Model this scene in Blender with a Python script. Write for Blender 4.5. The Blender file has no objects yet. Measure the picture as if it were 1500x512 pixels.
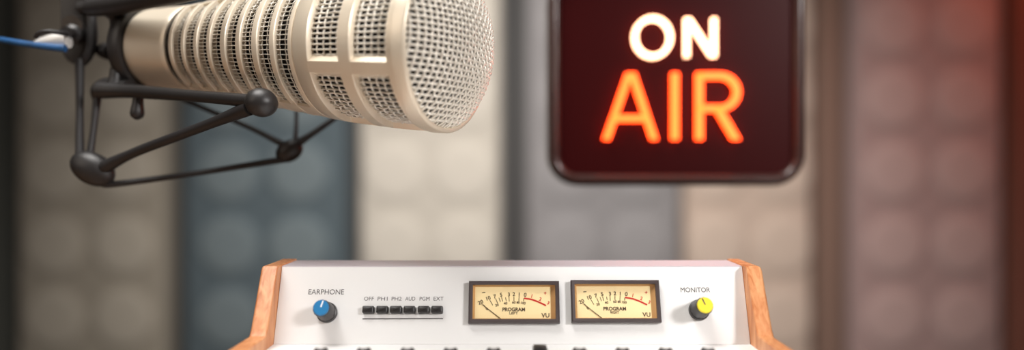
import bpy, bmesh, math, random
from mathutils import Vector as V, Matrix as M

random.seed(7)
PI = math.pi
F = 1100.0                      # focal length in pixels of the 1500 px wide frame
CX, CY = 750.0, 256.0
H = 0.8715                      # eye height of the camera
scene = bpy.context.scene
COL = scene.collection


def P(px, py, d):
    return V(((px - CX) / F * d, d, H - (py - CY) / F * d))


def proj(p):
    return CX + F * p.x / p.y, CY - F * (p.z - H) / p.y


def srgb(r, g, b):
    def f(c):
        c /= 255.0
        return c / 12.92 if c <= 0.04045 else ((c + 0.055) / 1.055) ** 2.4
    return (f(r), f(g), f(b), 1.0)


# ------------------------------------------------------------------ materials
def mat(name, col, rough=0.5, metal=0.0, spec=0.5, bump=None, noise=None, coat=0.0):
    m = bpy.data.materials.new(name)
    m.use_nodes = True
    nt = m.node_tree
    b = nt.nodes['Principled BSDF']
    b.inputs['Base Color'].default_value = col
    b.inputs['Roughness'].default_value = rough
    b.inputs['Metallic'].default_value = metal
    b.inputs['Specular IOR Level'].default_value = spec
    b.inputs['Coat Weight'].default_value = coat
    tc = nt.nodes.new('ShaderNodeTexCoord')
    if noise:
        sc, col2, stretch = noise
        mp = nt.nodes.new('ShaderNodeMapping')
        mp.inputs['Scale'].default_value = stretch
        nt.links.new(tc.outputs['Object'], mp.inputs['Vector'])
        n = nt.nodes.new('ShaderNodeTexNoise')
        n.inputs['Scale'].default_value = sc
        n.inputs['Detail'].default_value = 6
        nt.links.new(mp.outputs['Vector'], n.inputs['Vector'])
        r = nt.nodes.new('ShaderNodeValToRGB')
        r.color_ramp.elements[0].position = 0.35
        r.color_ramp.elements[0].color = col2
        r.color_ramp.elements[1].position = 0.65
        r.color_ramp.elements[1].color = col
        nt.links.new(n.outputs['Fac'], r.inputs['Fac'])
        nt.links.new(r.outputs['Color'], b.inputs['Base Color'])
    if bump:
        sc, st = bump
        n2 = nt.nodes.new('ShaderNodeTexNoise')
        n2.inputs['Scale'].default_value = sc
        n2.inputs['Detail'].default_value = 4
        nt.links.new(tc.outputs['Object'], n2.inputs['Vector'])
        bp = nt.nodes.new('ShaderNodeBump')
        bp.inputs['Strength'].default_value = st
        bp.inputs['Distance'].default_value = 0.001
        nt.links.new(n2.outputs['Fac'], bp.inputs['Height'])
        nt.links.new(bp.outputs['Normal'], b.inputs['Normal'])
    return m


def emat(name, col, strength):
    m = bpy.data.materials.new(name)
    m.use_nodes = True
    b = m.node_tree.nodes['Principled BSDF']
    b.inputs['Base Color'].default_value = (0.02, 0.01, 0.01, 1)
    b.inputs['Emission Color'].default_value = col
    b.inputs['Emission Strength'].default_value = strength
    return m


def wood_mat(name, c1, c2):
    m = bpy.data.materials.new(name)
    m.use_nodes = True
    nt = m.node_tree
    b = nt.nodes['Principled BSDF']
    b.inputs['Roughness'].default_value = 0.42
    tc = nt.nodes.new('ShaderNodeTexCoord')
    mp = nt.nodes.new('ShaderNodeMapping')
    mp.inputs['Scale'].default_value = (420, 260, 45)
    mp.inputs['Rotation'].default_value = (0.25, 0.12, 0)
    n = nt.nodes.new('ShaderNodeTexNoise')
    n.inputs['Scale'].default_value = 1.0
    n.inputs['Detail'].default_value = 8
    n.inputs['Distortion'].default_value = 0.8
    r = nt.nodes.new('ShaderNodeValToRGB')
    r.color_ramp.elements[0].position = 0.3
    r.color_ramp.elements[0].color = c2
    r.color_ramp.elements[1].position = 0.7
    r.color_ramp.elements[1].color = c1
    nt.links.new(tc.outputs['Object'], mp.inputs['Vector'])
    nt.links.new(mp.outputs['Vector'], n.inputs['Vector'])
    nt.links.new(n.outputs['Fac'], r.inputs['Fac'])
    nt.links.new(r.outputs['Color'], b.inputs['Base Color'])
    bp = nt.nodes.new('ShaderNodeBump')
    bp.inputs['Strength'].default_value = 0.15
    bp.inputs['Distance'].default_value = 0.0005
    nt.links.new(n.outputs['Fac'], bp.inputs['Height'])
    nt.links.new(bp.outputs['Normal'], b.inputs['Normal'])
    return m


def glass_mat(name):
    m = bpy.data.materials.new(name)
    m.use_nodes = True
    nt = m.node_tree
    nt.nodes.clear()
    o = nt.nodes.new('ShaderNodeOutputMaterial')
    t = nt.nodes.new('ShaderNodeBsdfTransparent')
    g = nt.nodes.new('ShaderNodeBsdfGlossy')
    g.inputs['Roughness'].default_value = 0.05
    mx = nt.nodes.new('ShaderNodeMixShader')
    mx.inputs[0].default_value = 0.03
    nt.links.new(t.outputs[0], mx.inputs[1])
    nt.links.new(g.outputs[0], mx.inputs[2])
    nt.links.new(mx.outputs[0], o.inputs[0])
    return m


MT = {
    'champagne': mat('champagne_satin_metal', srgb(236, 223, 202), 0.33, 0.3, bump=(900, 0.04)),
    'wire': mat('nickel_wire', srgb(240, 234, 222), 0.32, 0.2),
    'core': mat('dark_foam_core', srgb(26, 22, 19), 0.95),
    'black': mat('black_satin_plastic', srgb(40, 38, 38), 0.42, bump=(500, 0.05)),
    'blackmetal': mat('black_painted_metal', srgb(46, 43, 41), 0.45, 0.2),
    'rubber': mat('black_rubber_band', srgb(36, 34, 35), 0.5),
    'steel': mat('bright_steel', srgb(205, 203, 200), 0.22, 1.0),
    'silver': mat('pale_silver_plug', srgb(225, 222, 218), 0.4, 0.25),
    'blue_cable': mat('blue_cable_jacket', srgb(34, 86, 138), 0.4),
    'panel': mat('white_panel_paint', srgb(228, 227, 226), 0.5, bump=(1500, 0.02)),
    'top': mat('pale_lilac_cover_paint', srgb(205, 196, 202), 0.4),
    'ink': mat('dark_print', srgb(74, 70, 70), 0.6),
    'wood': wood_mat('orange_brown_wood', srgb(222, 162, 114), srgb(184, 108, 60)),
    'knob': mat('charcoal_knob', srgb(46, 44, 45), 0.4),
    'cap_blue': mat('blue_knob_cap', srgb(38, 116, 168), 0.4),
    'cap_yellow': mat('yellow_knob_cap', srgb(245, 222, 50), 0.4),
    'cap_pale': mat('pale_knob_cap', srgb(215, 213, 211), 0.45),
    'white': mat('white_mark', srgb(235, 240, 245), 0.5),
    'button': mat('black_button', srgb(34, 31, 31), 0.38),
    'bezel': mat('brown_black_bezel', srgb(72, 62, 62), 0.4),
    'dial': mat('cream_dial', srgb(252, 228, 174), 0.6),
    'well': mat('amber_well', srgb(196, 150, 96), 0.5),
    'red': mat('red_scale_arc', srgb(200, 40, 30), 0.5),
    'dial_ink': mat('brown_dial_print', srgb(70, 50, 32), 0.6),
    'glass': glass_mat('meter_glass'),
    'sign_face': mat('dark_red_sign_face', srgb(52, 5, 6), 0.4, spec=0.1),
    'sign_bezel': mat('brown_black_sign_bezel', srgb(58, 34, 30), 0.3, coat=0.3),
    'lit_white': emat('lit_white_letter', (1.0, 0.5, 0.28, 1), 8.0),
    'lit_red': emat('lit_red_letter', (1.0, 0.055, 0.0065, 1), 10.0),
    'plaster': mat('studio_plaster', srgb(120, 108, 98), 0.85, bump=(60, 0.1)),
    'darkwall': mat('dark_studio_wall', srgb(58, 56, 55), 0.9, bump=(60, 0.1)),
    'floor': mat('grey_carpet', srgb(80, 76, 74), 0.95, noise=(300, srgb(60, 57, 56), (1, 1, 1))),
    'desk': wood_mat('studio_desk_wood', srgb(150, 120, 95), srgb(110, 82, 60)),
}


# ------------------------------------------------------------------ mesh tools
class MB:
    def __init__(self):
        self.v, self.f, self.m, self.s = [], [], [], []

    def add(self, vs, fs, mi=0, smooth=True):
        b = len(self.v)
        self.v.extend(V(p) for p in vs)
        for f in fs:
            self.f.append(tuple(b + i for i in f))
            self.m.append(mi)
            self.s.append(smooth)

    # lofted closed loops (all the same length)
    def loft(self, loops, cap0=True, cap1=True, mi=0, smooth=True, closed=False, capmi=None):
        n = len(loops[0])
        vs = [p for l in loops for p in l]
        fs = []
        k = len(loops)
        for i in range(k if closed else k - 1):
            a, b = i * n, ((i + 1) % k) * n
            for j in range(n):
                j2 = (j + 1) % n
                fs.append((a + j, a + j2, b + j2, b + j))
        self.add(vs, fs, mi, smooth)
        cm = mi if capmi is None else capmi
        if not closed:
            if cap0:
                self.add(loops[0], [tuple(range(n))[::-1]], cm, False)
            if cap1:
                self.add(loops[-1], [tuple(range(n))], cm, False)

    def tube(self, pts, rad, sides=10, mi=0, caps=True, closed=False, squash=None):
        pts = [V(p) for p in pts]
        n = len(pts)
        if not hasattr(rad, '__len__'):
            rad = [rad] * n
        t0 = (pts[1] - pts[0]).normalized()
        up = V((0, 0, 1)) if abs(t0.z) < 0.9 else V((1, 0, 0))
        nn = (up - t0 * up.dot(t0)).normalized()
        loops = []
        for i in range(n):
            if closed:
                t = (pts[(i + 1) % n] - pts[i - 1]).normalized()
            else:
                t = (pts[min(i + 1, n - 1)] - pts[max(i - 1, 0)]).normalized()
            nn = (nn - t * nn.dot(t)).normalized()
            bb = t.cross(nn)
            loops.append([pts[i] + (nn * math.cos(2 * PI * j / sides) + bb * math.sin(2 * PI * j / sides)) * rad[i] for j in range(sides)])
        self.loft(loops, caps, caps, mi, True, closed)

    def capsule(self, a, b, ra, rb, sides=14, mi=0):
        a, b = V(a), V(b)
        d = (b - a).normalized()
        pts, rs = [], []
        for k in range(6):
            t = PI / 2 * (1 - k / 5.0)
            pts.append(a - d * ra * math.sin(t)); rs.append(max(ra * math.cos(t), ra * 0.03))
        for k in range(6):
            t = PI / 2 * k / 5.0
            pts.append(b + d * rb * math.sin(t)); rs.append(max(rb * math.cos(t), rb * 0.03))
        self.tube(pts, rs, sides, mi)

    def blob(self, c, ax, ay, az, seg=24, ring=14, mi=0):
        c = V(c)
        loops = []
        for i in range(ring + 1):
            t = PI * (i + 0.02) / (ring + 0.04)
            loops.append([c + ax * math.cos(t) + (ay * math.cos(2 * PI * j / seg) + az * math.sin(2 * PI * j / seg)) * math.sin(t) for j in range(seg)])
        self.loft(loops, True, True, mi)

    def prism(self, poly, frame, z0, z1, mi=0, bevel=0.0, smooth=False):
        # poly: 2-D outline (counter-clockwise) in the frame's x, y; extruded z0..z1, top edge bevelled
        def lp(pp, z):
            return [frame @ V((x, y, z)) for x, y in pp]
        loops = [lp(poly, z0)]
        if bevel > 0:
            ins = inset(poly, bevel)
            mid = inset(poly, bevel * 0.3)
            loops += [lp(poly, z1 - bevel), lp(mid, z1 - bevel * 0.3), lp(ins, z1)]
        else:
            loops += [lp(poly, z1)]
        self.loft(loops, True, True, mi, smooth)

    def build(self, name, mats, parent=None, frame=None, sharp=40, label=None):
        if frame is None:
            frame = WM[parent.name] if parent is not None else M.Identity(4)
        inv = frame.inverted()
        me = bpy.data.meshes.new(name)
        me.from_pydata([inv @ p for p in self.v], [], self.f)
        for m in (mats if isinstance(mats, (list, tuple)) else [mats]):
            me.materials.append(MT[m] if isinstance(m, str) else m)
        me.polygons.foreach_set('material_index', self.m)
        me.polygons.foreach_set('use_smooth', self.s)
        bm = bmesh.new()
        bm.from_mesh(me)
        bmesh.ops.remove_doubles(bm, verts=bm.verts, dist=1e-7)
        bmesh.ops.recalc_face_normals(bm, faces=bm.faces)
        bm.to_mesh(me)
        bm.free()
        me.set_sharp_from_angle(angle=math.radians(sharp))
        me.update()
        o = bpy.data.objects.new(name, me)
        COL.objects.link(o)
        place(o, frame, parent)
        if label:
            o['label'] = label
        return o


WM = {}


def place(o, frame, parent):
    WM[o.name] = frame.copy()
    if parent is not None:
        o.parent = parent
        o.matrix_basis = WM[parent.name].inverted() @ frame
    else:
        o.matrix_basis = frame


def inset(poly, d):
    n = len(poly)
    out = []
    for i in range(n):
        p0, p1, p2 = V(poly[i - 1]), V(poly[i]), V(poly[(i + 1) % n])
        a, b = (p1 - p0), (p2 - p1)
        if a.length < 1e-9 or b.length < 1e-9:
            out.append(tuple(p1)); continue
        a.normalize(); b.normalize()
        na, nb = V((-a.y, a.x)), V((-b.y, b.x))
        s = na + nb
        k = d / max(0.3, (1 + na.dot(nb)) / 1.0)
        out.append(tuple(p1 + s * k))
    return out


def rrect(w, h, r, n=6, cx=0.0, cy=0.0):
    pts = []
    for qx, qy, a0 in ((1, 1, 0), (-1, 1, PI / 2), (-1, -1, PI), (1, -1, 1.5 * PI)):
        for k in range(n + 1):
            a = a0 + PI / 2 * k / n
            pts.append((cx + qx * (w / 2 - r) + r * math.cos(a), cy + qy * (h / 2 - r) + r * math.sin(a)))
    return pts


def circ(r, n=32, cx=0, cy=0):
    return [(cx + r * math.cos(2 * PI * k / n), cy + r * math.sin(2 * PI * k / n)) for k in range(n)]


def tag(o, label, cat, group=None):
    o['label'] = label
    o['category'] = cat
    if group:
        o['group'] = group
    return o


def thing(name, label, cat, loc, group=None):
    o = bpy.data.objects.new(name, None)
    o.empty_display_size = 0.05
    COL.objects.link(o)
    place(o, M.Translation(V(loc)), None)
    return tag(o, label, cat, group)


def structure(o):
    o['kind'] = 'structure'
    return o


def boxmb(mb, x0, x1, y0, y1, z0, z1, mi=0):
    vs = [(x, y, z) for x in (x0, x1) for y in (y0, y1) for z in (z0, z1)]
    fs = [(0, 1, 3, 2), (4, 6, 7, 5), (0, 4, 5, 1), (2, 3, 7, 6), (0, 2, 6, 4), (1, 5, 7, 3)]
    mb.add(vs, fs, mi, False)


def text_geo(s, bold=0.0):
    cu = bpy.data.curves.new('t', 'FONT')
    cu.body = s
    cu.size = 1.0
    cu.resolution_u = 4
    cu.offset = bold
    ob = bpy.data.objects.new('t', cu)
    COL.objects.link(ob)
    bpy.context.view_layer.update()
    dg = bpy.context.evaluated_depsgraph_get()
    me = bpy.data.meshes.new_from_object(ob.evaluated_get(dg))
    vs = [v.co.copy() for v in me.vertices]
    fs = [tuple(p.vertices) for p in me.polygons]
    bpy.data.objects.remove(ob)
    bpy.data.curves.remove(cu)
    bpy.data.meshes.remove(me)
    return vs, fs


def put_text(mb, s, frame, cx, cy, w, h, mi, z, rot=0.0, bold=0.0):
    vs, fs = text_geo(s, bold)
    x0, x1 = min(v.x for v in vs), max(v.x for v in vs)
    y0, y1 = min(v.y for v in vs), max(v.y for v in vs)
    if w is None:
        w = h * (x1 - x0) / max(y1 - y0, 1e-6)
    c, sn = math.cos(rot), math.sin(rot)
    out = []
    for v in vs:
        x = ((v.x - x0) / max(x1 - x0, 1e-6) - 0.5) * w
        y = ((v.y - y0) / max(y1 - y0, 1e-6) - 0.5) * h
        out.append(frame @ V((cx + x * c - y * sn, cy + x * sn + y * c, z)))
    mb.add(out, fs, mi, False)


def ribbon(mb, pts, w, frame, z0, z1, mi=0, closed=False):
    # flat stroke of width w following pts (2-D) extruded from z0 to z1
    pts = [V(p) for p in pts]
    n = len(pts)
    L, R = [], []
    for i in range(n):
        if closed:
            a, b = pts[i] - pts[i - 1], pts[(i + 1) % n] - pts[i]
        else:
            a = pts[i] - pts[max(i - 1, 0)] if i else pts[1] - pts[0]
            b = pts[min(i + 1, n - 1)] - pts[i] if i < n - 1 else a
        a, b = a.normalized(), b.normalized()
        na, nb = V((-a.y, a.x)), V((-b.y, b.x))
        s = (na + nb) * (w / 2 / max(0.35, 1 + na.dot(nb)))
        L.append(pts[i] + s); R.append(pts[i] - s)
    loops = [[frame @ V((L[i].x, L[i].y, z0)), frame @ V((R[i].x, R[i].y, z0)),
              frame @ V((R[i].x, R[i].y, z1)), frame @ V((L[i].x, L[i].y, z1))] for i in range(n)]
    mb.loft(loops, True, True, mi, False, closed)


# ================================================================== the room
WALL_Y = 2.46
m_ = MB(); boxmb(m_, -2.2, 2.2, -1.3, WALL_Y + 0.1, -0.1, 0.0); structure(m_.build('floor', 'floor'))
m_ = MB(); boxmb(m_, -2.2, 2.2, -1.3, WALL_Y + 0.1, 2.5, 2.6); structure(m_.build('ceiling', 'plaster'))
m_ = MB(); boxmb(m_, -2.2, 2.2, WALL_Y, WALL_Y + 0.1, 0.0, 2.5); structure(m_.build('wall_back', 'darkwall'))
m_ = MB(); boxmb(m_, -2.2, 2.2, -1.4, -1.3, 0.0, 2.5); structure(m_.build('wall_front', 'plaster'))
m_ = MB(); boxmb(m_, -2.3, -2.2, -1.3, WALL_Y + 0.1, 0.0, 2.5); structure(m_.build('wall_left', 'plaster'))
m_ = MB(); boxmb(m_, 2.2, 2.3, -1.3, WALL_Y + 0.1, 0.0, 2.5); structure(m_.build('wall_right', 'plaster'))


# ------------------------------------------------------------ acoustic panels
def fabric(name, c):
    d = tuple(x * 0.9 for x in c[:3]) + (1,)
    return mat(name, c, 0.95, noise=(120, d, (1, 1, 1)), bump=(400, 0.2))


def acoustic_panel(px0, px1, fabric_c, disc_c, label, discs, thick=0.07, front=2.36, z0=0.16, z1=2.25):
    x0, x1 = (px0 - CX) * front / F, (px1 - CX) * front / F
    xc = (x0 + x1) / 2
    w = x1 - x0
    root = thing('acoustic_panel', label, 'acoustic panel', (xc, WALL_Y, z0), 'acoustic panels on the back wall')
    fm = fabric('panel_fabric', fabric_c)
    dm = fabric('panel_disc', disc_c)
    # frame behind the padded face
    mb = MB()
    boxmb(mb, x0 + 0.004, x1 - 0.004, front + thick * 0.55, WALL_Y - 0.001, z0, z1)
    mb.build('backing_frame', fm, root)
    # padded face: one surface with round raised pads in two columns
    mb = MB()
    pitch = 107 * front / F
    zref = H - (251 - CY) * front / F
    xs_ = [xc - 50.5 * front / F, xc + 50.5 * front / F]
    R = 43 * front / F
    nx, nz = 56, 230
    vs, fs, mi = [], [], []
    ed = 0.02
    def hgt(x, z):
        e = min(x - x0, x1 - x, z - z0, z1 - z)
        h = 0.0 if e > ed else -thick * 0.5 * (1 - math.sqrt(max(0.0, 1 - (1 - max(e, 0) / ed) ** 2)))
        k = round((z - zref) / pitch)
        zc = zref + k * pitch
        d = min(math.hypot(x - a, z - zc) for a in xs_)
        ins = False
        if discs and z0 + R < zc < z1 - R and d < R * 1.12:
            t = max(0.0, 1 - (d / (R * 1.12)) ** 6)
            h += 0.010 * t
            ins = d < R
        return h, ins
    for i in range(nz + 1):
        z = z0 + (z1 - z0) * i / nz
        for j in range(nx + 1):
            x = x0 + w * j / nx
            h, _ = hgt(x, z)
            vs.append((x, front - h, z))
    for i in range(nz):
        for j in range(nx):
            a = i * (nx + 1) + j
            _, ins = hgt(x0 + w * (j + .5) / nx, z0 + (z1 - z0) * (i + .5) / nz)
            mb.add([vs[a], vs[a + 1], vs[a + nx + 2], vs[a + nx + 1]], [(0, 1, 2, 3)], 1 if ins else 0)
    # returns at the sides so that the pad is solid
    d = front + thick * 0.56
    e = front + thick * 0.5
    for (xa, za, xb, zb) in ((x0, z0, x0, z1), (x1, z1, x1, z0), (x0, z1, x1, z1), (x1, z0, x0, z0)):
        mb.add([(xa, e, za), (xb, e, zb), (xb, d, zb), (xa, d, za)], [(0, 1, 2, 3)], 0, False)
    mb.build('padded_face', [fm, dm], root)
    return root


acoustic_panel(-260, 4, srgb(72, 72, 66), srgb(80, 80, 74), 'dark olive fabric acoustic panel cut off at the left edge of the picture', True, front=2.39, thick=0.05)
acoustic_panel(22, 240, srgb(140, 131, 118), srgb(160, 151, 138), 'taupe acoustic panel with round pads behind the blue cable and shock mount', True)
acoustic_panel(266, 508, srgb(72, 82, 87), srgb(96, 105, 108), 'slate blue acoustic panel with round pads, behind the microphone', True)
acoustic_panel(524, 734, srgb(172, 164, 153), srgb(180, 172, 161), 'pale beige acoustic panel under the microphone grille, left of the lit sign', True)
acoustic_panel(770, 998, srgb(122, 118, 118), srgb(130, 126, 126), 'mid grey acoustic panel directly left of and behind the lit sign', True, front=2.39, thick=0.05)
acoustic_panel(1004, 1192, srgb(172, 152, 138), srgb(178, 159, 145), 'warm beige acoustic panel behind the right part of the lit sign', True)
acoustic_panel(1197, 1240, srgb(112, 88, 76), srgb(112, 88, 76), 'narrow dark brown filler strip added in the gap between the warm beige and the mauve panels', False, front=2.40, thick=0.05)  # made-up filler, added to give the gap between the panels its brown tone
acoustic_panel(1250, 1472, srgb(146, 122, 118), srgb(162, 138, 133), 'mauve brown acoustic panel with round pads, right of the lit sign', True)
acoustic_panel(1482, 1720, srgb(110, 66, 52), srgb(116, 72, 58), 'dark reddish acoustic panel cut off at the right edge of the picture', True, front=2.39, thick=0.05)

# ================================================================== the desk
DZ = 0.75
root = thing('studio_desk', 'brown wooden desk carrying the mixing console', 'desk', (0, 0.22, 0))
mb = MB()
mb.prism(rrect(1.5, 0.46, 0.03, cx=0, cy=0.22), M.Identity(4), DZ - 0.03, DZ, bevel=0.004)
mb.build('desk_top', 'desk', root)
for sx in (-1, 1):
    for yy in (0.05, 0.39):
        mb = MB()
        mb.tube([(sx * 0.68, yy, 0), (sx * 0.68, yy, DZ - 0.031)], [0.018, 0.024], 16)
        mb.build('leg', 'blackmetal', root)

# ================================================================== the console
D_T, D_B = 0.352, 0.3394
zT = P(750, 390, D_T).z
zB = P(750, 504, D_B).z
HW = 0.108
ev = V((0, D_B - D_T, zB - zT)).normalized()
eu = V((1, 0, 0))
en = V((0, -(-ev.z), 0))  # placeholder, set below
en = eu.cross(-ev).normalized()      # outward: towards the camera and up
T0 = V((0, D_T, zT))


def pframe(px, py):
    d = V(((px - CX) / F, 1, -(py - CY) / F))
    o = V((0, 0, H))
    t = (T0 - o).dot(en) / d.dot(en)
    p = o + d * t
    m = M((eu, -ev, en)).transposed().to_4x4()
    m.translation = p
    return m, p, t


def ppos(px, py, fr):
    return fr.inverted() @ pframe(px, py)[1]


console = thing('mixing_console', 'white radio mixing console with wooden side cheeks and two meters', 'mixing console', (0, 0.28, DZ))
PANEL0, _, _ = pframe(750, 390)
PH = (V((0, D_B, zB)) - T0).length
# front panel (with its print)
mb = MB()
fr = PANEL0
mb.prism([(-HW, -PH), (HW, -PH), (HW, 0.0), (-HW, 0.0)], fr, -0.003, 0.0, bevel=0.0007)
# lettering
def print_at(s, pxc, pyc, pw, ph, mi=1, z=0.00006):
    c = ppos(pxc, pyc, fr)
    _, _, t = pframe(pxc, pyc)
    put_text(mb, s, fr, c.x, c.y, pw * t / F, ph * t / F / 0.93, mi, z)
print_at('EARPHONE', 478, 427, 52, 7.0)
print_at('MONITOR', 1018.5, 424, 43, 6.6)
for s, x in zip(('OFF', 'PH1', 'PH2', 'AUD', 'PGM', 'EXT'), (540.5, 560.5, 581, 601, 622, 642.5)):
    print_at(s, x, 437, 14.5, 5.2)
a, b = ppos(531, 466.5, fr), ppos(649, 466, fr)
boxm = 0.00026
mb.add([fr @ V((a.x, a.y - boxm, 6e-5)), fr @ V((b.x, b.y - boxm, 6e-5)), fr @ V((b.x, b.y + boxm, 6e-5)), fr @ V((a.x, a.y + boxm, 6e-5))], [(0, 1, 2, 3)], 1, False)
mb.build('front_panel', ['panel', 'ink'], console)
# top cover
mb = MB()
yb = 0.3765
for_pts = [(D_T + 0.0008, zT + 0.0002), (D_T + 0.0008, zT - 0.003), (yb, zT - 0.003), (yb, zT + 0.0002)]
mb.loft([[V((x, y, z)) for y, z in for_pts] for x in (-HW, HW)], smooth=False)
mb.build('top_cover', 'top', console)
# rear wall of the housing
mb = MB(); boxmb(mb, -HW, HW, yb - 0.002, yb, DZ + 0.006, zT - 0.003)
mb.build('rear_panel', 'panel', console)
# control deck in front of the meter bridge
DECK_Y0 = 0.17
zD = zB
mb = MB()
pts = [(D_B + 0.002, zD), (DECK_Y0 + 0.004, zD - 0.003), (DECK_Y0, zD - 0.006), (DECK_Y0, DZ + 0.006), (D_B + 0.03, DZ + 0.006), (D_B + 0.03, zD - 0.006), (D_B + 0.002, zD - 0.003)]
mb.loft([[V((x, y, z)) for y, z in pts] for x in (-HW, HW)], smooth=False)
mb.build('control_deck', 'panel', console)


def deck_z(y):
    return zD - 0.003 * (D_B + 0.002 - y) / (D_B + 0.002 - DECK_Y0 - 0.004)


# wooden cheeks: outline in (y, z), rounded outer edges
prot = 0.0066
def cheek(side):
    top_z = zT + 0.0008
    o = en * prot
    pf = [(yb + 0.001, DZ + 0.004), (yb + 0.001, top_z), (D_T + o.y + 0.0015, top_z), (D_T + o.y, top_z - 0.0012),
          (D_B + o.y - 0.001, zB + 0.0085), (D_B + o.y - 0.0035, zB + 0.0058), (DECK_Y0 - 0.003, zB + 0.0030), (DECK_Y0 - 0.008, zB - 0.003), (DECK_Y0 - 0.008, DZ + 0.004)]
    x_in = HW
    th = 0.0076
    loops = []
    def ins(d):
        q = inset([(p[0], p[1]) for p in pf], -d)
        # outline runs clockwise seen from +x; make the inset shrink either way
        return q
    base = [(p[0], p[1]) for p in pf]
    area = sum(base[i - 1][0] * base[i][1] - base[i][0] * base[i - 1][1] for i in range(len(base)))
    sgn = 1 if area > 0 else -1
    lv = [(0.0, 0.0004), (0.0004, 0.0)]
    rr = 0.0022 if side > 0 else 0.0010
    for k in range(6):
        t = PI / 2 * k / 5
        lv.append((th - rr + rr * math.sin(t), rr * (1 - math.cos(t))))
    for dx, di in lv:
        q = inset(base, sgn * di) if di > 0 else base
        loops.append([V((side * (x_in + dx), y, z)) for y, z in q])
    m = MB()
    m.loft(loops, smooth=True)
    m.build('wooden_cheek', 'wood', console, sharp=35)
    # small rubber feet
cheek(-1); cheek(1)
for sx in (-1, 1):
    for yy in (0.19, 0.355):
        mb = MB()
        mb.tube([(sx * 0.095, yy, DZ), (sx * 0.095, yy, DZ + 0.0062)], [0.006, 0.007], 16)
        mb.build('rubber_foot', 'rubber', console)


# knobs on the panel
def panel_knob(px, py, cap_mat, mark_mat, mark_ang, h=0.0118):
    f, p, t = pframe(px, py)
    k = MB()
    n = 28
    def ring(r, z, flute=0.0):
        return [f @ V(((r + (flute if j % 2 else 0)) * math.cos(2 * PI * j / n), (r + (flute if j % 2 else 0)) * math.sin(2 * PI * j / n), z)) for j in range(n)]
    k.loft([ring(0.0047, 0), ring(0.0048, 0.001), ring(0.0046, 0.0022), ring(0.0041, 0.0024, 0.0002), ring(0.0038, h - 0.0008, 0.0002), ring(0.0036, h)])
    kn = k.build('rotary_knob', 'knob', console, frame=f, sharp=50)
    c = MB()
    c.loft([ring(0.0035, h - 0.0005), ring(0.0035, h + 0.0007), ring(0.0032, h + 0.001)])
    ca = c.build('knob_cap', cap_mat, kn, frame=f, label='coloured round knob cap')
    l = MB()
    fm = f @ M.Rotation(mark_ang, 4, 'Z')
    l.prism([(-0.00028, 0.0002), (0.00028, 0.0002), (0.00028, 0.0032), (-0.00028, 0.0032)], fm, h + 0.0009, h + 0.00112)
    l.build('pointer_mark', mark_mat, kn, frame=f)
    return kn


k1 = panel_knob(479.5, 457.5, 'cap_blue', 'white', math.radians(-15))
k1['label'] = 'charcoal rotary knob with blue cap'
k2 = panel_knob(1023.5, 454, 'cap_yellow', 'ink', math.radians(22))
k2['label'] = 'charcoal rotary knob with yellow cap'

# row of six push buttons
for x in (540.5, 560.8, 580.8, 600.5, 621.3, 640.8):
    f, p, t = pframe(x, 454)
    s = t / F
    b = MB()
    b.prism(rrect(16.6 * s, 9.6 * s / 0.93, 0.0005, 3), f, 0, 0.0030, bevel=0.0006)
    b.build('push_button', 'button', console, frame=f, sharp=50)


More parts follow.
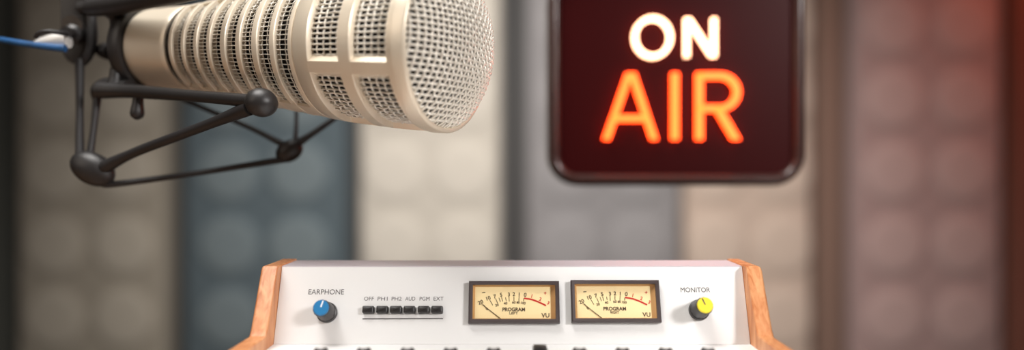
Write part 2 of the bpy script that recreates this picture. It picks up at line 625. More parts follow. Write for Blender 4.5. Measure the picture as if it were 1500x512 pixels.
# meters
def meter(l, r, t_, bt, word):
    cxp, cyp = (l + r) / 2, (t_ + bt) / 2
    f, p, t = pframe(cxp, cyp)
    s = t / F
    w = (r - l) * s
    a, b = ppos(cxp, t_, f), ppos(cxp, bt, f)
    h = a.y - b.y
    oy = (a.y + b.y) / 2
    ex = 0.0036
    bz = MB()
    def lp(x0, x1, y0, y1, z):
        return [f @ V(q + (z,)) for q in ((x0, y0), (x1, y0), (x1, y1), (x0, y1))]
    W, Hh = w / 2, h / 2
    bw = 5.6 * s
    bz.loft([lp(-W, W, oy - Hh, oy + Hh, 0), lp(-W, W, oy - Hh, oy + Hh, ex - 0.0006), lp(-W + .0006, W - .0006, oy - Hh + .0006, oy + Hh - .0006, ex),
             lp(-W + bw, W - bw, oy - Hh + bw, oy + Hh - bw, ex - 0.0003), lp(-W + bw + .0001, W - bw - .0001, oy - Hh + bw, oy + Hh - bw, ex - 0.0016)],
            cap0=True, cap1=False, smooth=False)
    bo = bz.build('vu_meter', 'bezel', console, frame=f, label='framed level meter with cream dial, word %s' % word)
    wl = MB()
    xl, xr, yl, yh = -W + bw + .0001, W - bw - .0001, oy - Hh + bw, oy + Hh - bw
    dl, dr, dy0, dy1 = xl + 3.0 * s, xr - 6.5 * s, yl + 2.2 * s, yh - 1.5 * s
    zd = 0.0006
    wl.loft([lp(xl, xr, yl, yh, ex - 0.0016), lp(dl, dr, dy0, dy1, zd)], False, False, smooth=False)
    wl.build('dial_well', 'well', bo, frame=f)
    di = MB()
    di.add(lp(dl - 0.0002, dr + 0.0002, dy0 - 0.0002, dy1 + 0.0002, zd - 0.00005), [(0, 1, 2, 3)], 0, False)
    zi = zd + 0.00006
    # printed scale, positions measured from the meter's centre in picture pixels
    def L(dx, dyp):
        q = ppos(cxp + dx, cyp + dyp, f)
        return q.x, q.y
    for txt, dx, dyp, hh in (('20', -49, -1, 5), ('10', -37.5, -7, 5), ('7', -28, -9.5, 5), ('5', -19, -11.8, 5), ('3', -7.5, -12.3, 5), ('2', -0.3, -12.8, 5), ('1', 7.5, -12.3, 5), ('0', 16.3, -11.8, 5.4), ('1', 26, -10, 4.6), ('2', 38.5, -5.5, 4.6), ('3', 50, 0, 4.6),
                              ('0', -40, 8.5, 3.6), ('20', -25, 3.2, 3.4), ('40', -12.5, 0.6, 3.4), ('60', -0.3, -0.8, 3.4), ('80', 6, -0.6, 3.0), ('100', 13.5, 0.2, 3.4)):
        x, y = L(dx, dyp)
        mi = 2 if (dx > 20) else 1
        put_text(di, txt, f, x, y, None, hh * 1.15 * s, mi, zi, rot=-dx * 0.009, bold=0.02)
    def line(x0, y0, x1, y1, wd, mi=1, z=zi):
        a_, b_ = V(L(x0, y0)), V(L(x1, y1))
        d = (b_ - a_).normalized()
        nn = V((-d.y, d.x)) * wd * s / 2
        di.add([f @ V((q.x, q.y, z)) for q in (a_ - nn, b_ - nn, b_ + nn, a_ + nn)], [(0, 1, 2, 3)], mi, False)
    for x0, y0, x1, y1 in ((-45, 2.5, -38, 9.5), (-35.5, -4, -31, 3.5), (-27, -6.5, -24, 0.5), (-22, -7.5, -20, -1.5), (-18.3, -8.5, -16.5, -2), (-12.5, -8, -11.5, -3), (-7.4, -9, -7, -2), (-0.2, -9, -0.2, -3), (7.3, -9, 7, -2), (14.5, -7, 13.8, -2.5)):
        line(x0, y0, x1, y1, 0.9)
    arc = [(14.8, -6.8), (20, -6.2), (26, -5), (33, -2.5), (40, 0.5), (46.5, 3.8)]
    for (x0, y0), (x1, y1) in zip(arc, arc[1:]):
        line(x0, y0, x1 + .3, y1 + .2, 2.3, 2, zi + 2e-5)
    x, y = L(-0.5, 9.5); put_text(di, 'PROGRAM', f, x, y, 33 * s, 5.6 * s, 1, zi, bold=0.03)
    x, y = L(-0.5, 14.8); put_text(di, word, f, x, y, 12.5 * s, 3.8 * s, 1, zi, bold=0.02)
    x, y = L(45.8, 18.2); put_text(di, 'VU', f, x, y, 11.5 * s, 6.4 * s, 1, zi, bold=0.02)
    line(-46.5, -15, -42, -15.4, 1.2)
    line(43.5, -14.3, 47.5, -14.3, 0.9, 2); line(45.5, -16.3, 45.5, -12.3, 0.9, 2)
    di.build('dial', ['dial', 'dial_ink', 'red'], bo, frame=f, label='cream meter dial with printed scale and red arc')
    ne = MB()
    pa, pb = L(-18.5, 24.0), L(-47.5, 1.5)
    ne.tube([f @ V((pa[0], pa[1], zd + 0.0003)), f @ V((pb[0], pb[1], zd + 0.0003))], [0.00015, 0.00011], 6)
    ne.build('needle', 'dial_ink', bo, frame=f)
    gl = MB()
    gl.add(lp(xl, xr, yl, yh, ex - 0.0009), [(0, 1, 2, 3)], 0, False)
    gl.build('cover_glass', 'glass', bo, frame=f)
    return bo


meter(687, 819, 413, 474, 'LEFT')
meter(836, 965.5, 411.8, 473, 'RIGHT')

# knobs on the deck
proto = None
KY = 0.312
def deck_frame(px):
    x = (px - CX) * KY / F
    return M.Translation(V((x, KY, deck_z(KY))))
def deck_knob(px):
    global proto
    f = deck_frame(px)
    if proto is None:
        n = 28
        def ring(r, z):
            return [f @ V((r * math.cos(2 * PI * j / n), r * math.sin(2 * PI * j / n), z)) for j in range(n)]
        k = MB()
        k.loft([ring(0.0040, 0), ring(0.0041, 0.001), ring(0.0033, 0.0022), ring(0.0031, 0.0040), ring(0.0028, 0.0048), ring(0.0023, 0.0053), ring(0.0017, 0.0054)])
        proto = k.build('deck_knob', 'knob', console, frame=f, sharp=50)
        c = MB()
        c.loft([ring(0.0017, 0.0050), ring(0.0017, 0.0054), ring(0.0014, 0.0055)])
        c.build('knob_cap', 'cap_pale', proto, frame=f)
        return
    o = proto.copy()
    COL.objects.link(o)
    place(o, f, console)
    for ch in list(proto.children):
        c = ch.copy()
        COL.objects.link(c)
        WM[c.name] = f.copy()
        c.parent = o
        c.matrix_basis = ch.matrix_basis.copy()
for x in (470, 533, 597, 660, 723, 849, 912, 975, 1037):
    deck_knob(x)
f = deck_frame(791)
b = MB()
b.prism(rrect(0.0060, 0.0085, 0.0006, 4), f, 0, 0.0060, bevel=0.0008)
b.build('fader_cap', 'button', console, frame=f)

# ================================================================== the lit sign
D_S = 0.52
S = D_S / F
sx0, sx1, sy1, sy0 = 803.0, 1182.5, 272.0, -48.0
SC = P((sx0 + sx1) / 2, (sy0 + sy1) / 2, D_S)
sw, sh = (sx1 - sx0) * S, (sy1 - sy0) * S
SF = M((V((1, 0, 0)), V((0, 0, 1)), V((0, -1, 0)))).transposed().to_4x4()
SF.translation = SC
sign = thing('on_air_sign', 'lit dark red sign with glowing letters hanging above the console', 'lit sign', (SC.x, SC.y, SC.z - sh / 2))


def lpS(ins_, r, z):
    return [SF @ V((x, y, z)) for x, y in rrect(sw - 2 * ins_, sh - 2 * ins_, max(r - ins_, 0.002), 10)]


R0 = 46 * S
mb = MB()
mb.loft([lpS(0.004, R0, -0.034), lpS(0, R0, -0.031), lpS(0, R0, -0.006), lpS(0.0006, R0, -0.0032), lpS(0.0022, R0, -0.0009), lpS(0.0044, R0, 0.0),
         lpS(0.0064, R0, -0.0006), lpS(0.0078, R0, -0.0024), lpS(0.0084, R0, -0.0062)], cap0=True, cap1=False)
mb.build('sign_case', 'sign_bezel', sign, sharp=60)
mb = MB()
mb.loft([lpS(0.0083, R0, -0.012), lpS(0.0083, R0, -0.0055)])
mb.build('face_plate', 'sign_face', sign)
ZL0, ZL1 = -0.0056, -0.0012


def q(px, py):
    return ((px - CX) * S - SC.x, -(py - CY) * S + (H - SC.z))


def letter(strokes, wpx, m, lab):
    l = MB()
    for pts, closed in strokes:
        ribbon(l, [q(*p) for p in pts], wpx * S, SF, ZL0, ZL1, 0, closed)
    l.build('letter', m, sign, label=lab)


def slant(x0, y0, x1, y1, wx):
    # stroke with level ends; wx is its width measured along the line of writing
    return [(x0 - wx / 2, y0), (x0 + wx / 2, y0), (x1 + wx / 2, y1), (x1 - wx / 2, y1)]


def letter2(ribbons, polys, m, lab):
    l = MB()
    for pts, w_, closed in ribbons:
        ribbon(l, [q(*p) for p in pts], w_ * S, SF, ZL0, ZL1, 0, closed)
    for pl in polys:
        l.loft([[SF @ V(q(*p) + (z,)) for p in pl] for z in (ZL0, ZL1)], smooth=False)
    l.build('letter', m, sign, label=lab)


letter2([([(957 + 26 * math.cos(a), 53.5 + 28 * math.sin(a)) for a in [2 * PI * k / 40 for k in range(40)]], 6, True)], [], 'lit_white', 'glowing white letter O')
letter2([], [slant(1007.5, 25.5, 1007.5, 82, 6), slant(1009, 25.5, 1046, 82, 7.5), slant(1047.5, 25.5, 1047.5, 82, 6)], 'lit_white', 'glowing white letter N')
letter2([], [slant(923, 106, 889, 204, 9.5), slant(927, 106, 959.5, 204, 9.5), slant(924, 168.5, 924, 177, 46)], 'lit_red', 'glowing red letter A')
letter2([], [slant(990, 106, 990, 204, 10)], 'lit_red', 'glowing red letter I')
bowl = [(1024, 110), (1056, 110)] + [(1056 + 25.5 * math.sin(a), 134 - 24 * math.cos(a)) for a in [PI * k / 16 for k in range(1, 16)]] + [(1056, 158), (1024, 158)]
letter2([(bowl, 9, False)], [slant(1026, 106, 1026, 204, 9.5), slant(1052, 156, 1080, 204, 11.5)], 'lit_red', 'glowing red letter R')
# rods from which the sign hangs
for dx in (-0.05, 0.05):
    mb = MB()
    x, y, zt = SC.x + dx, SC.y + 0.017, SC.z + sh / 2
    mb.tube([(x, y, zt - 0.002), (x, y, 2.499)], 0.003, 12)
    mb.tube([(x, y, zt - 0.001), (x, y, zt + 0.006)], 0.006, 16)
    mb.tube([(x, y, 2.492), (x, y, 2.4995)], 0.014, 16)
    mb.build('hanging_rod', 'blackmetal', sign)

# ================================================================== the microphone
FP = P(650, 69, 0.341)
RP = P(216, 72, 0.4216)
ax = (FP - RP).normalized()
nh = V((ax.y, -ax.x, 0)).normalized()
if nh.y > 0:
    nh = -nh
uh = nh.cross(ax).normalized()
if uh.z < 0:
    uh = -uh
HALF = [(150, 54), (215, 56), (290, 63), (410, 87), (525, 110), (600, 120), (650, 124), (900, 124)]


def rad(s):
    p = FP - ax * s
    c = proj(p)[0]
    for (a, ha), (b, hb) in zip(HALF, HALF[1:]):
        if a <= c <= b:
            return (ha + (hb - ha) * (c - a) / (b - a)) * p.y / F
    return 54 * p.y / F


def mp(s, r, th):
    return FP - ax * s + (nh * math.cos(th) + uh * math.sin(th)) * r


def th_of(s, py, dr=0.0):
    lo, hi = -1.4, 1.4
    for _ in range(40):
        m = (lo + hi) / 2
        if proj(mp(s, rad(s) - dr, m))[1] > py:
            lo = m
        else:
            hi = m
    return (lo + hi) / 2


def s_of(px, py=75, dr=0.0):
    lo, hi = -0.02, 0.3
    for _ in range(40):
        m = (lo + hi) / 2
        if proj(mp(m, rad(m) - dr, th_of(m, py, dr)))[0] > px:
            lo = m
        else:
            hi = m
    return (lo + hi) / 2


SEG = 144


def revolve(mb, prof, mi=0, seg=SEG, closed=True):
    # prof: (s, depth below the outer skin) outline, closed ring section
    loops = [[mp(s, rad(s) - d, 2 * PI * j / seg) for j in range(seg)] for s, d in prof]
    mb.loft(loops, not closed, not closed, mi, True, closed)


def patch(mb, s0, s1, t0, t1, d_out, d_in, fl0=0.0, fl1=0.0, ns=16, nt=10, mi=0):
    # solid curved bar; fl0 / fl1 widen it (radians) towards the inside
    loops = []
    for i in range(ns + 1):
        s = s0 + (s1 - s0) * i / ns
        out = [mp(s, rad(s) - d_out, t0 + (t1 - t0) * j / nt) for j in range(nt + 1)]
        inn = [mp(s, rad(s) - d_in, (t1 + fl1) + (t0 - fl0 - t1 - fl1) * j / nt) for j in range(nt + 1)]
        loops.append(out + inn)
    mb.loft(loops, True, True, mi)


mic_base = FP - ax * 0.09
mic = thing('studio_microphone', 'champagne coloured broadcast microphone with ribbed body and domed wire mesh grille', 'microphone', (mic_base.x, mic_base.y, mic_base.z - 0.035))
s_rear = s_of(178)
s_g0, s_g1 = s_of(246.6), s_of(239)
SLOTS = [(255.5, 264.4), (273.3, 282.9), (292.4, 302.2), (311.6, 322), (333.5, 344.5), (355.4, 367.7), (380, 393.7), (405.3, 421)]
SL = [(s_of(a - 4.2), s_of(b)) for a, b in SLOTS]       # (rear edge, front edge)
s_r1a, s_r1b = s_of(427), s_of(449)
s_r2a, s_r2b = s_of(493), s_of(511)
s_fr, s_ff = s_of(564), s_of(593)
WD = 0.0030                                      # depth of the mesh under the skin

# smooth rear body (closed at the rear, with a short socket collar)
mb = MB()
prof = [(s_g1, 0.0016), (s_g1, 0.0004), (s_g1 + 0.0006, 0.0)]
for k in range(1, 9):
    prof.append((s_g1 + (s_rear - 0.002 - s_g1) * k / 8, 0.0))
for k in range(1, 7):
    t = PI / 2 * k / 6
    prof.append((s_rear - 0.002 + 0.002 * math.sin(t), 0.002 * (1 - math.cos(t))))
prof.append((s_rear + 0.0004, rad(s_rear) * 0.55))
revolve(mb, prof, closed=False)
# dark groove between body and ribs
mb.build('rear_body', 'champagne', mic)
mb = MB()
revolve(mb, [(s_g0 - 0.0005, 0.0016), (s_g1 + 0.0005, 0.0016), (s_g1 + 0.0005, 0.004), (s_g0 - 0.0005, 0.004)])
mb.build('groove_ring', 'core', mic)
mb = MB()
sc = s_rear
mb.loft([[FP - ax * (sc + o) + (nh * math.cos(2 * PI * j / 32) + uh * math.sin(2 * PI * j / 32)) * r for j in range(32)] for o, r in ((0.0003, 0.0095), (0.012, 0.0095), (0.012, 0.0075), (0.004, 0.0072))])
mb.build('cable_socket', 'steel', mic)

# ribbed sleeve
mb = MB()
def rib(sr, sf, mb=mb):
    # sr: rear edge, sf: front edge (sr > sf)
    w = sr - sf
    revolve(mb, [(sr, 0.0042), (sr, 0.0003), (sr - 0.06 * w, 0.0), (sr - 0.8 * w, 0.0), (sr - 0.93 * w, 0.00012), (sf, 0.0005), (sf - 0.0002, 0.0042)])
rib(s_g0, SL[0][0])
for (a, b), (c, d) in zip(SL, SL[1:]):
    rib(b, c)
rib(SL[-1][1], s_r1a)
for t0 in (math.radians(56), math.radians(236)):
    patch(mb, SL[0][0] + 0.001, SL[-1][1] - 0.001, t0, t0 + math.radians(62), 0.0002, 0.0042, nt=20, ns=40)
mb.build('ribbed_sleeve', 'champagne', mic)

# head frame: three rings joined by bars
mb = MB()
ch = 0.0012
revolve(mb, [(s_r1a, 0.0042), (s_r1a, 0.0005), (s_r1a - 0.0006, 0.0), (s_r1b + 0.0003, 0.0), (s_r1b, 0.0003), (s_r1b - ch * 0.6, 0.0042)])
revolve(mb, [(s_r2a + ch, 0.0042), (s_r2a, 0.0003), (s_r2a - 0.0003, 0.0), (s_r2b + 0.0003, 0.0), (s_r2b, 0.0003), (s_r2b - ch * 0.6, 0.0042)])
s_m = s_fr + (s_ff - s_fr) * 0.30
revolve(mb, [(s_fr + ch, 0.0042), (s_fr, 0.0003), (s_fr - 0.0003, 0.0), (s_m, 0.0), (s_m - 0.0004, -0.0006), (s_ff + 0.0012, -0.0006), (s_ff + 0.0005, -0.0004), (s_ff, 0.0002),
             (s_ff, 0.0012), (s_ff + 0.0006, 0.0018), (s_ff + 0.004, 0.0024), (s_ff + 0.006, 0.0042)])
s_mid = (s_r2a + s_r2b) / 2
tb1, tb0 = th_of(s_mid, 90), th_of(s_mid, 108)
fl_up = th_of(s_mid, 78, WD) - tb1
fl_dn = tb0 - th_of(s_mid, 115, WD)
fl_up, fl_dn = max(0.02, fl_up), max(0.02, fl_dn)
for k in range(5):
    o = 2 * PI * k / 5
    patch(mb, s_r1b + 0.0004, s_fr - 0.0006, tb0 + o, tb1 + o, 0.00005, 0.0042, fl_dn, fl_up, ns=24, nt=8)
mb.build('head_frame', 'champagne', mic)

# woven wire under the slots and windows
NA = 90
wr = 0.00033
wamp = 0.00030


def woven(name, rings_s, s0, s1, wr, wamp, WD):
    mb = MB()
    rings_s = sorted(rings_s)
    grid = [s0] + rings_s + [s1]
    for i in range(NA):
        th = 2 * PI * (i + 0.5) / NA
        pts = []
        for k, s in enumerate(grid):
            sg = 1 if (i + k) % 2 else -1
            if k in (0, len(grid) - 1):
                sg = 0
            pts.append(mp(s, rad(s) - WD - 0.0003 + sg * wamp, th))
            if k < len(grid) - 1:
                sm = (s + grid[k + 1]) / 2
                pts.append(mp(sm, rad(sm) - WD - 0.0003, th))
        mb.tube(pts, wr, 5, caps=False)
    for k, s in enumerate(rings_s):
        pts = []
        for j in range(NA * 2):
            th = 2 * PI * (j + 1) / (2 * NA)
            sg = 0
            if j % 2 == 0:
                i = j // 2
                sg = -1 if (i + k + 1) % 2 else 1
            pts.append(mp(s, rad(s) - WD - 0.0003 + sg * wamp, th))
        mb.tube(pts, wr, 5, closed=True)
    return mb.build(name, 'wire', mic, sharp=180)


rs = []
for a, b in SLOTS[:5]:
    rs += [s_of((a + b) / 2, dr=0.0015)]
for a, b in SLOTS[5:]:
    w = b - a
    rs += [s_of(a + w * 0.28, dr=0.0015), s_of(b - w * 0.22, dr=0.0015)]
woven('side_screen', rs, SL[0][0] + 0.001, SL[-1][1] - 0.001, 0.00020, 0.00024, 0.0016)
rs = []
x = 455.0
while x < 572:
    rs.append(s_of(x, dr=WD))
    x += 9.6 + (x - 455) * 0.008
woven('head_screen', rs, s_r1b + 0.001, s_fr - 0.001, 0.00044, 0.00038, 0.0028)
# dark inside
mb = MB()
pr = []
for k in range(25):
    s = s_ff + 0.002 + (s_g0 - s_ff - 0.002) * k / 24
    pr.append((s, 0.0052))
loops = [[mp(s, rad(s) - d, 2 * PI * j / 64) for j in range(64)] for s, d in pr]
mb.loft(loops)
# domed end of the foam
RG = rad(s_ff) - 0.0020
HD = 0.0150


def dome(rho):
    t = min(1.0, rho / RG)
    return HD * (1 - t ** 2.3) ** 0.85


loops = []
for k in range(14):
    rho = (RG - 0.003) * (1 - k / 13.2)
    loops.append([FP - ax * (s_ff + 0.002) + ax * (dome(rho + 0.001) * 0.9 - 0.001) + (nh * math.cos(2 * PI * j / 64) + uh * math.sin(2 * PI * j / 64)) * rho for j in range(64)])
mb.loft(loops)
mb.build('foam_core', 'core', mic)

# woven dome grille
mb = MB()
pit = 0.00245
wg = 0.00060
ag = 0.00050
ng = int(RG / pit) + 1
orig = FP - ax * (s_ff + 0.0012)


def dpt(p, q_, off):
    rho = math.hypot(p, q_)
    e = 0.0005
    g = (dome(rho + e) - dome(max(0, rho - e))) / (2 * e)
    nx = V((-g * p / max(rho, 1e-6), -g * q_ / max(rho, 1e-6), 1)).normalized()
    return orig + nh * (p + nx.x * off) + uh * (q_ + nx.y * off) + ax * (dome(rho) + nx.z * off)


for dirn in (0, 1):
    for i in range(-ng, ng + 1):
        c = i * pit + pit * 0.3
        if abs(c) > RG * 0.985:
            continue
        lim = math.sqrt(RG * RG - c * c)
        run = []
        n = int(lim / (pit / 2))
        vals = sorted([-lim] + [k * pit / 2 + pit * 0.3 for k in range(-n - 2, n + 2) if abs(k * pit / 2 + pit * 0.3) < lim - 0.0003] + [lim])
        for v in vals:
            k2 = (v - pit * 0.3) / (pit / 2)
            kk = round(k2)
            off = 0.0
            if abs(k2 - kk) < 0.01 and kk % 2 == 0:
                sg = 1 if ((kk // 2) + i) % 2 else -1
                off = ag * sg * (1 if dirn else -1)
            run.append(dpt(c, v, off) if dirn == 0 else dpt(v, c, off))
        if len(run) > 2:
            mb.tube(run, wg, 6, caps=False)
mb.build('domed_grille', 'wire', mic, sharp=180)

# ================================================================== the shock mount
sm = thing('microphone_shock_mount', 'black cage shock mount with rods and joints holding the microphone', 'shock mount', P(135, 275, 0.40))


def rod(name, pts, rads, m='black', sides=14, sub=8, parent=sm):
    # smooth curve through picture points (px, py, depth); radii in picture pixels
    W = [P(*p) for p in pts]
    R = [r * p[2] / F for r, p in zip(rads, pts)]
    out, rr = [], []
    n = len(W)
    for i in range(n - 1):
        p0, p1, p2, p3 = W[max(i - 1, 0)], W[i], W[i + 1], W[min(i + 2, n - 1)]
        for k in range(sub):
            t = k / sub
            out.append(0.5 * ((2 * p1) + (p2 - p0) * t + (2 * p0 - 5 * p1 + 4 * p2 - p3) * t * t + (3 * p1 - p0 - 3 * p2 + p3) * t ** 3))
            rr.append(R[i] + (R[i + 1] - R[i]) * (t * t * (3 - 2 * t)))
    out.append(W[-1]); rr.append(R[-1])
    b = MB()
    b.tube(out, rr, sides)
    return b.build(name, m, parent)


def sx_(px, d):
    return px * d / F


# clamp ring round the rear of the microphone
mb = MB()
prof = [(s_rear - 0.001, -0.0005), (s_rear - 0.001, -0.0032), (s_rear + 0.0005, -0.0040), (s_rear + 0.006, -0.0040), (s_rear + 0.0075, -0.0030), (s_rear + 0.0075, 0.008), (s_rear + 0.0022, 0.008), (s_rear + 0.0022, -0.0005)]
loops = [[mp(s, rad(s_rear) - d, 2 * PI * j / 64) for j in range(64)] for s, d in prof]
mb.loft(loops, closed=True)
mb.build('clamp_ring', 'black', sm)
# near lower arm with its ball joint
rod('lower_arm', [(147, 132, 0.402), (200, 134, 0.392), (290, 141, 0.365), (372, 148, 0.342)], [12.5, 10, 8.5, 10])
mb = MB()
c = P(383, 150, 0.338)
r = sx_(22, 0.338)
mb.blob(c, V((r * 1.08, 0, -0.0004)), V((0, r, 0)), V((0, 0, r * 0.98)))
mb.build('ball_joint', 'black', sm)
# elbow block behind the lower arm, down to the egg joint
rod('elbow', [(190, 128, 0.403), (160, 125, 0.41), (145, 132, 0.41), (141, 146, 0.41)], [11, 12, 11, 6])
mb = MB()
c = P(136, 247, 0.402)
k = 0.402 / F
d1 = V((30 * k, 0, -17 * k)); d2 = V((12 * k, 0, 20 * k)); d3 = V((0, 19 * k, 0))
mb.blob(c, d1, d2, d3)
mb.build('egg_joint', 'black', sm)
rod('suspension_band', [(117, 88, 0.418), (117, 160, 0.412), (117, 236, 0.404)], [6.5, 5.2, 6.5], 'rubber')
rod('suspension_band', [(143, 140, 0.41), (137, 190, 0.407), (130, 238, 0.404)], [6, 4.6, 6], 'rubber')
rod('suspension_band', [(154, 244, 0.399), (200, 222, 0.388), (300, 184, 0.362), (366, 158, 0.344)], [10, 7, 7.5, 11], 'rubber')
rod('suspension_band', [(150, 268, 0.402), (170, 269, 0.403), (290, 253, 0.41), (418, 233, 0.418)], [5, 4.8, 4.2, 5], 'rubber')
mb = MB()
c = P(424, 221, 0.42)
k = 0.42 / F
mb.blob(c, V((19 * k, 0, 8 * k)), V((-5 * k, 0, 15 * k)), V((0, 15 * k, 0)))
mb.build('ball_joint', 'black', sm)
rod('suspension_band', [(416, 212, 0.42), (360, 184, 0.425), (270, 146, 0.435), (226, 124, 0.445)], [5, 3.6, 3.4, 3.6], 'rubber')
rod('suspension_band', [(430, 214, 0.42), (460, 194, 0.422), (500, 166, 0.425)], [7, 4.5, 4], 'rubber')
rod('suspension_band', [(432, 212, 0.424), (434, 180, 0.43), (434, 150, 0.435)], [4, 3, 3], 'rubber')
# upper arm over the microphone
rod('upper_arm', [(131, 12, 0.405), (170, 8, 0.395), (230, -3, 0.375), (330, -20, 0.345)], [12, 14.5, 13.5, 12])
# brackets from both arms to the clamp ring
rod('bracket', [(158, 16, 0.402), (168, 26, 0.403), (170, 40, 0.4045)], [9, 8, 8])
rod('bracket', [(168, 124, 0.404), (170, 112, 0.4045), (170, 100, 0.405)], [11, 9, 8])
# tightening tab under the lower arm
mb = MB()
a, b = P(203, 138, 0.393), P(201, 166, 0.393)
k = 0.393 / F
mb.tube([a, a + (b - a) * 0.5, a + (b - a) * 0.8, b, b + (b - a).normalized() * 5 * k, b + (b - a).normalized() * 9 * k], [7 * k, 8 * k, 9.3 * k, 10 * k, 8.5 * k, 2.5 * k], 16)
mb.build('tightening_tab', 'black', sm)
# small thumb knob seen between the yoke and the ring
rod('thumb_knob', [(148, 74, 0.43), (158, 75, 0.425), (166, 76, 0.42)], [9, 13, 13], sub=3)

# ================================================================== swivel and boom
boom = thing('microphone_hanging_arm', 'black flat yoke arm coming down from above to the shock mount', 'microphone arm', P(118, 95, 0.425))
mb = MB()
k = 0.424 / F
f = M((V((0.995, 0.1, 0)), V((0, 0, 1)), V((0.1, -0.995, 0)))).transposed().to_4x4()
f.translation = P(114, 0, 0.424)
# flat plate, rounded below
out = [(-21 * k, 160 * k), (-21 * k, -62 * k)]
for j in range(1, 12):
    a = PI + PI * j / 12
    out.append((21 * k * math.cos(a), -62 * k + 33 * k * math.sin(a)))
out += [(21 * k, -62 * k), (21 * k, 160 * k)]
mb.prism(out, f, -0.003, 0.003, bevel=0.0008)
mb.build('yoke_plate', 'blackmetal', boom)
# moulded edge piece right of the plate
rod('yoke_edge', [(132, -50, 0.425), (134, 20, 0.422), (135, 55, 0.42), (130, 80, 0.419), (120, 93, 0.4185)], [8, 7.5, 8, 7, 6], parent=boom)
rod('swivel_pin', [(134, 10, 0.419), (126, 11, 0.42), (118, 12, 0.421)], [8, 9, 9], parent=boom, sub=3)
# round boss and thumb screw with a washer and strap
fb = M((V((0.25, 0.97, 0)), V((0, 0, 1)), V((-0.93, -0.37, 0)).normalized())).transposed().to_4x4()
fb = M((V((0.37, -0.93, 0)), V((0, 0, 1)), V((-0.93, -0.37, 0)))).transposed().to_4x4()
mb = MB()
a = P(113, 50, 0.4195); b = P(96, 48, 0.404)
mb.tube([a, a + (b - a) * 0.45, a + (b - a) * 0.55, b], [13 * k, 13 * k, 8.5 * k, 8.5 * k], 24)
mb.build('clamp_screw', 'black', boom)
mb = MB()
a2 = a + (b - a) * 0.40
d = (b - a).normalized()
mb.tube([a2 + V((0, 0, 0.0045)) + d * -0.0006, a2 + V((0, 0, 0.0045)) + d * 0.0012], [14 * k, 14 * k], 28)
mb.build('washer', 'steel', boom, label='bright steel washer')
# pole up to the ceiling
mb = MB()
top = P(114, -150, 0.424)
mb.tube([(top.x, top.y, top.z), (top.x, top.y, 2.499)], 0.008, 20)
mb.tube([(top.x, top.y, top.z - 0.012), (top.x, top.y, top.z + 0.02)], 0.011, 20)
mb.build('pole', 'blackmetal', boom)

# ================================================================== the cable
kc = 0.40 / F
cable = thing('audio_cable', 'bright blue cable with silver plug entering from the left', 'cable', P(60, 75, 0.40))
pts = [(96, 71, 0.399), (80, 69.5, 0.399), (40, 64.5, 0.40), (0, 58, 0.405), (-60, 50, 0.42), (-160, 60, 0.46), (-260, 160, 0.52), (-270, 420, 0.56), (-240, 900, 0.60), (-230, 1650, 0.62), (-235, 1797, 0.622), (-280, 1770, 0.63)]
rod('cable_jacket', pts, [5.5, 5.2, 4.6, 4.3, 4.3, 4.3, 4.0, 3.6, 3.4, 3.2, 3.2, 3.2], 'blue_cable', parent=cable)
mb = MB()
a, b = P(48, 65, 0.404), P(100, 59, 0.404)
mb.tube([a + (b - a) * t for t in (0, 0.12, 0.3, 0.55, 0.8, 1.0)], [2 * kc, 6 * kc, 9 * kc, 11.5 * kc, 12 * kc, 11.5 * kc], 20)
mb.build('plug', 'silver', cable, label='silver plug')
rod('strap', [(52, 55, 0.392), (58, 48, 0.391), (72, 46, 0.391), (90, 48, 0.395), (98, 50, 0.400)], [3, 3.4, 3.2, 3.6, 4], 'rubber', parent=cable)

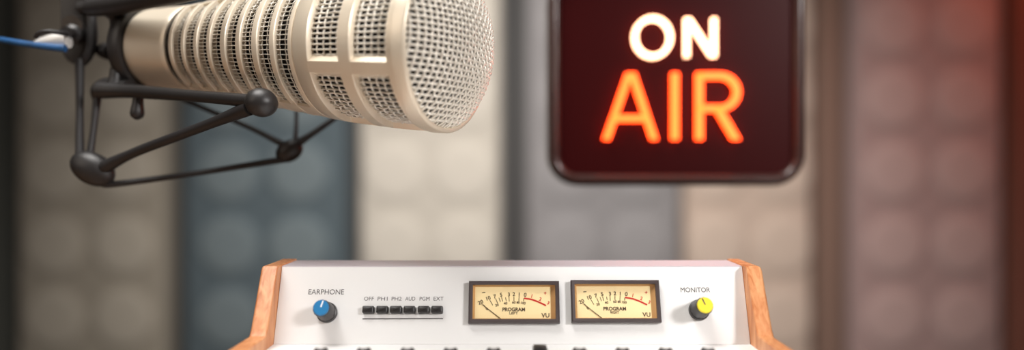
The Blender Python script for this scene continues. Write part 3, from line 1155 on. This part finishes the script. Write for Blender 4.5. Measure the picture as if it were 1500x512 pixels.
# ================================================================== light
def area(name, loc, target, size, power, col=(1, 1, 1), size_y=None):
    l = bpy.data.lights.new(name, 'AREA')
    l.energy = power
    l.color = col
    l.size = size
    if size_y:
        l.shape = 'RECTANGLE'; l.size_y = size_y
    o = bpy.data.objects.new(name, l)
    COL.objects.link(o)
    o.location = loc
    o.rotation_euler = (V(target) - V(loc)).to_track_quat('-Z', 'Y').to_euler()
    return o


def spot(name, loc, target, power, col, angle, blend=1.0, rad_=0.1):
    l = bpy.data.lights.new(name, 'SPOT')
    l.energy = power
    l.color = col
    l.spot_size = math.radians(angle)
    l.spot_blend = blend
    l.shadow_soft_size = rad_
    o = bpy.data.objects.new(name, l)
    COL.objects.link(o)
    o.location = loc
    o.rotation_euler = (V(target) - V(loc)).to_track_quat('-Z', 'Y').to_euler()
    return o


area('key_lamp', (0.85, -0.5, 1.34), (0, 0.35, 0.85), 0.22, 12, (1.0, 0.97, 0.95))
area('ceiling_lamp', (-0.32, 0.2, 1.85), (-0.12, 0.38, 0.93), 0.6, 17, (1.0, 0.97, 0.93))
area('fill_lamp', (-1.2, -0.6, 1.5), (0, 0.4, 0.85), 0.8, 3.5, (1.0, 0.86, 0.72))
spot('wall_wash_lamp', (0.0, 0.5, 2.3), (0.06, 2.36, 0.5), 370, (1.0, 0.97, 0.93), 78, 1.0, 0.25)
spot('red_lamp', (1.9, 1.5, 2.2), (1.75, 2.4, 1.4), 40, (1.0, 0.16, 0.06), 75)

w = bpy.data.worlds.new('world')
w.use_nodes = True
w.node_tree.nodes['Background'].inputs[0].default_value = (0.5, 0.52, 0.55, 1)
w.node_tree.nodes['Background'].inputs[1].default_value = 0.1
scene.world = w

# ================================================================== camera
cd = bpy.data.cameras.new('camera')
cam = bpy.data.objects.new('camera', cd)
COL.objects.link(cam)
cam.location = (0, 0, H)
cam.rotation_euler = (PI / 2, 0, 0)
cd.sensor_width = 36
cd.sensor_fit = 'HORIZONTAL'
cd.lens = F / 1500 * 36
cd.clip_start = 0.01
cd.dof.use_dof = True
cd.dof.focus_distance = 0.352
cd.dof.aperture_fstop = 2.05
scene.camera = cam

vs = scene.view_settings
vs.view_transform = 'Standard'
vs.look = 'None'
vs.gamma = 1
vs.exposure = 0
vs.use_curve_mapping = False
scene.cycles.use_denoising = True
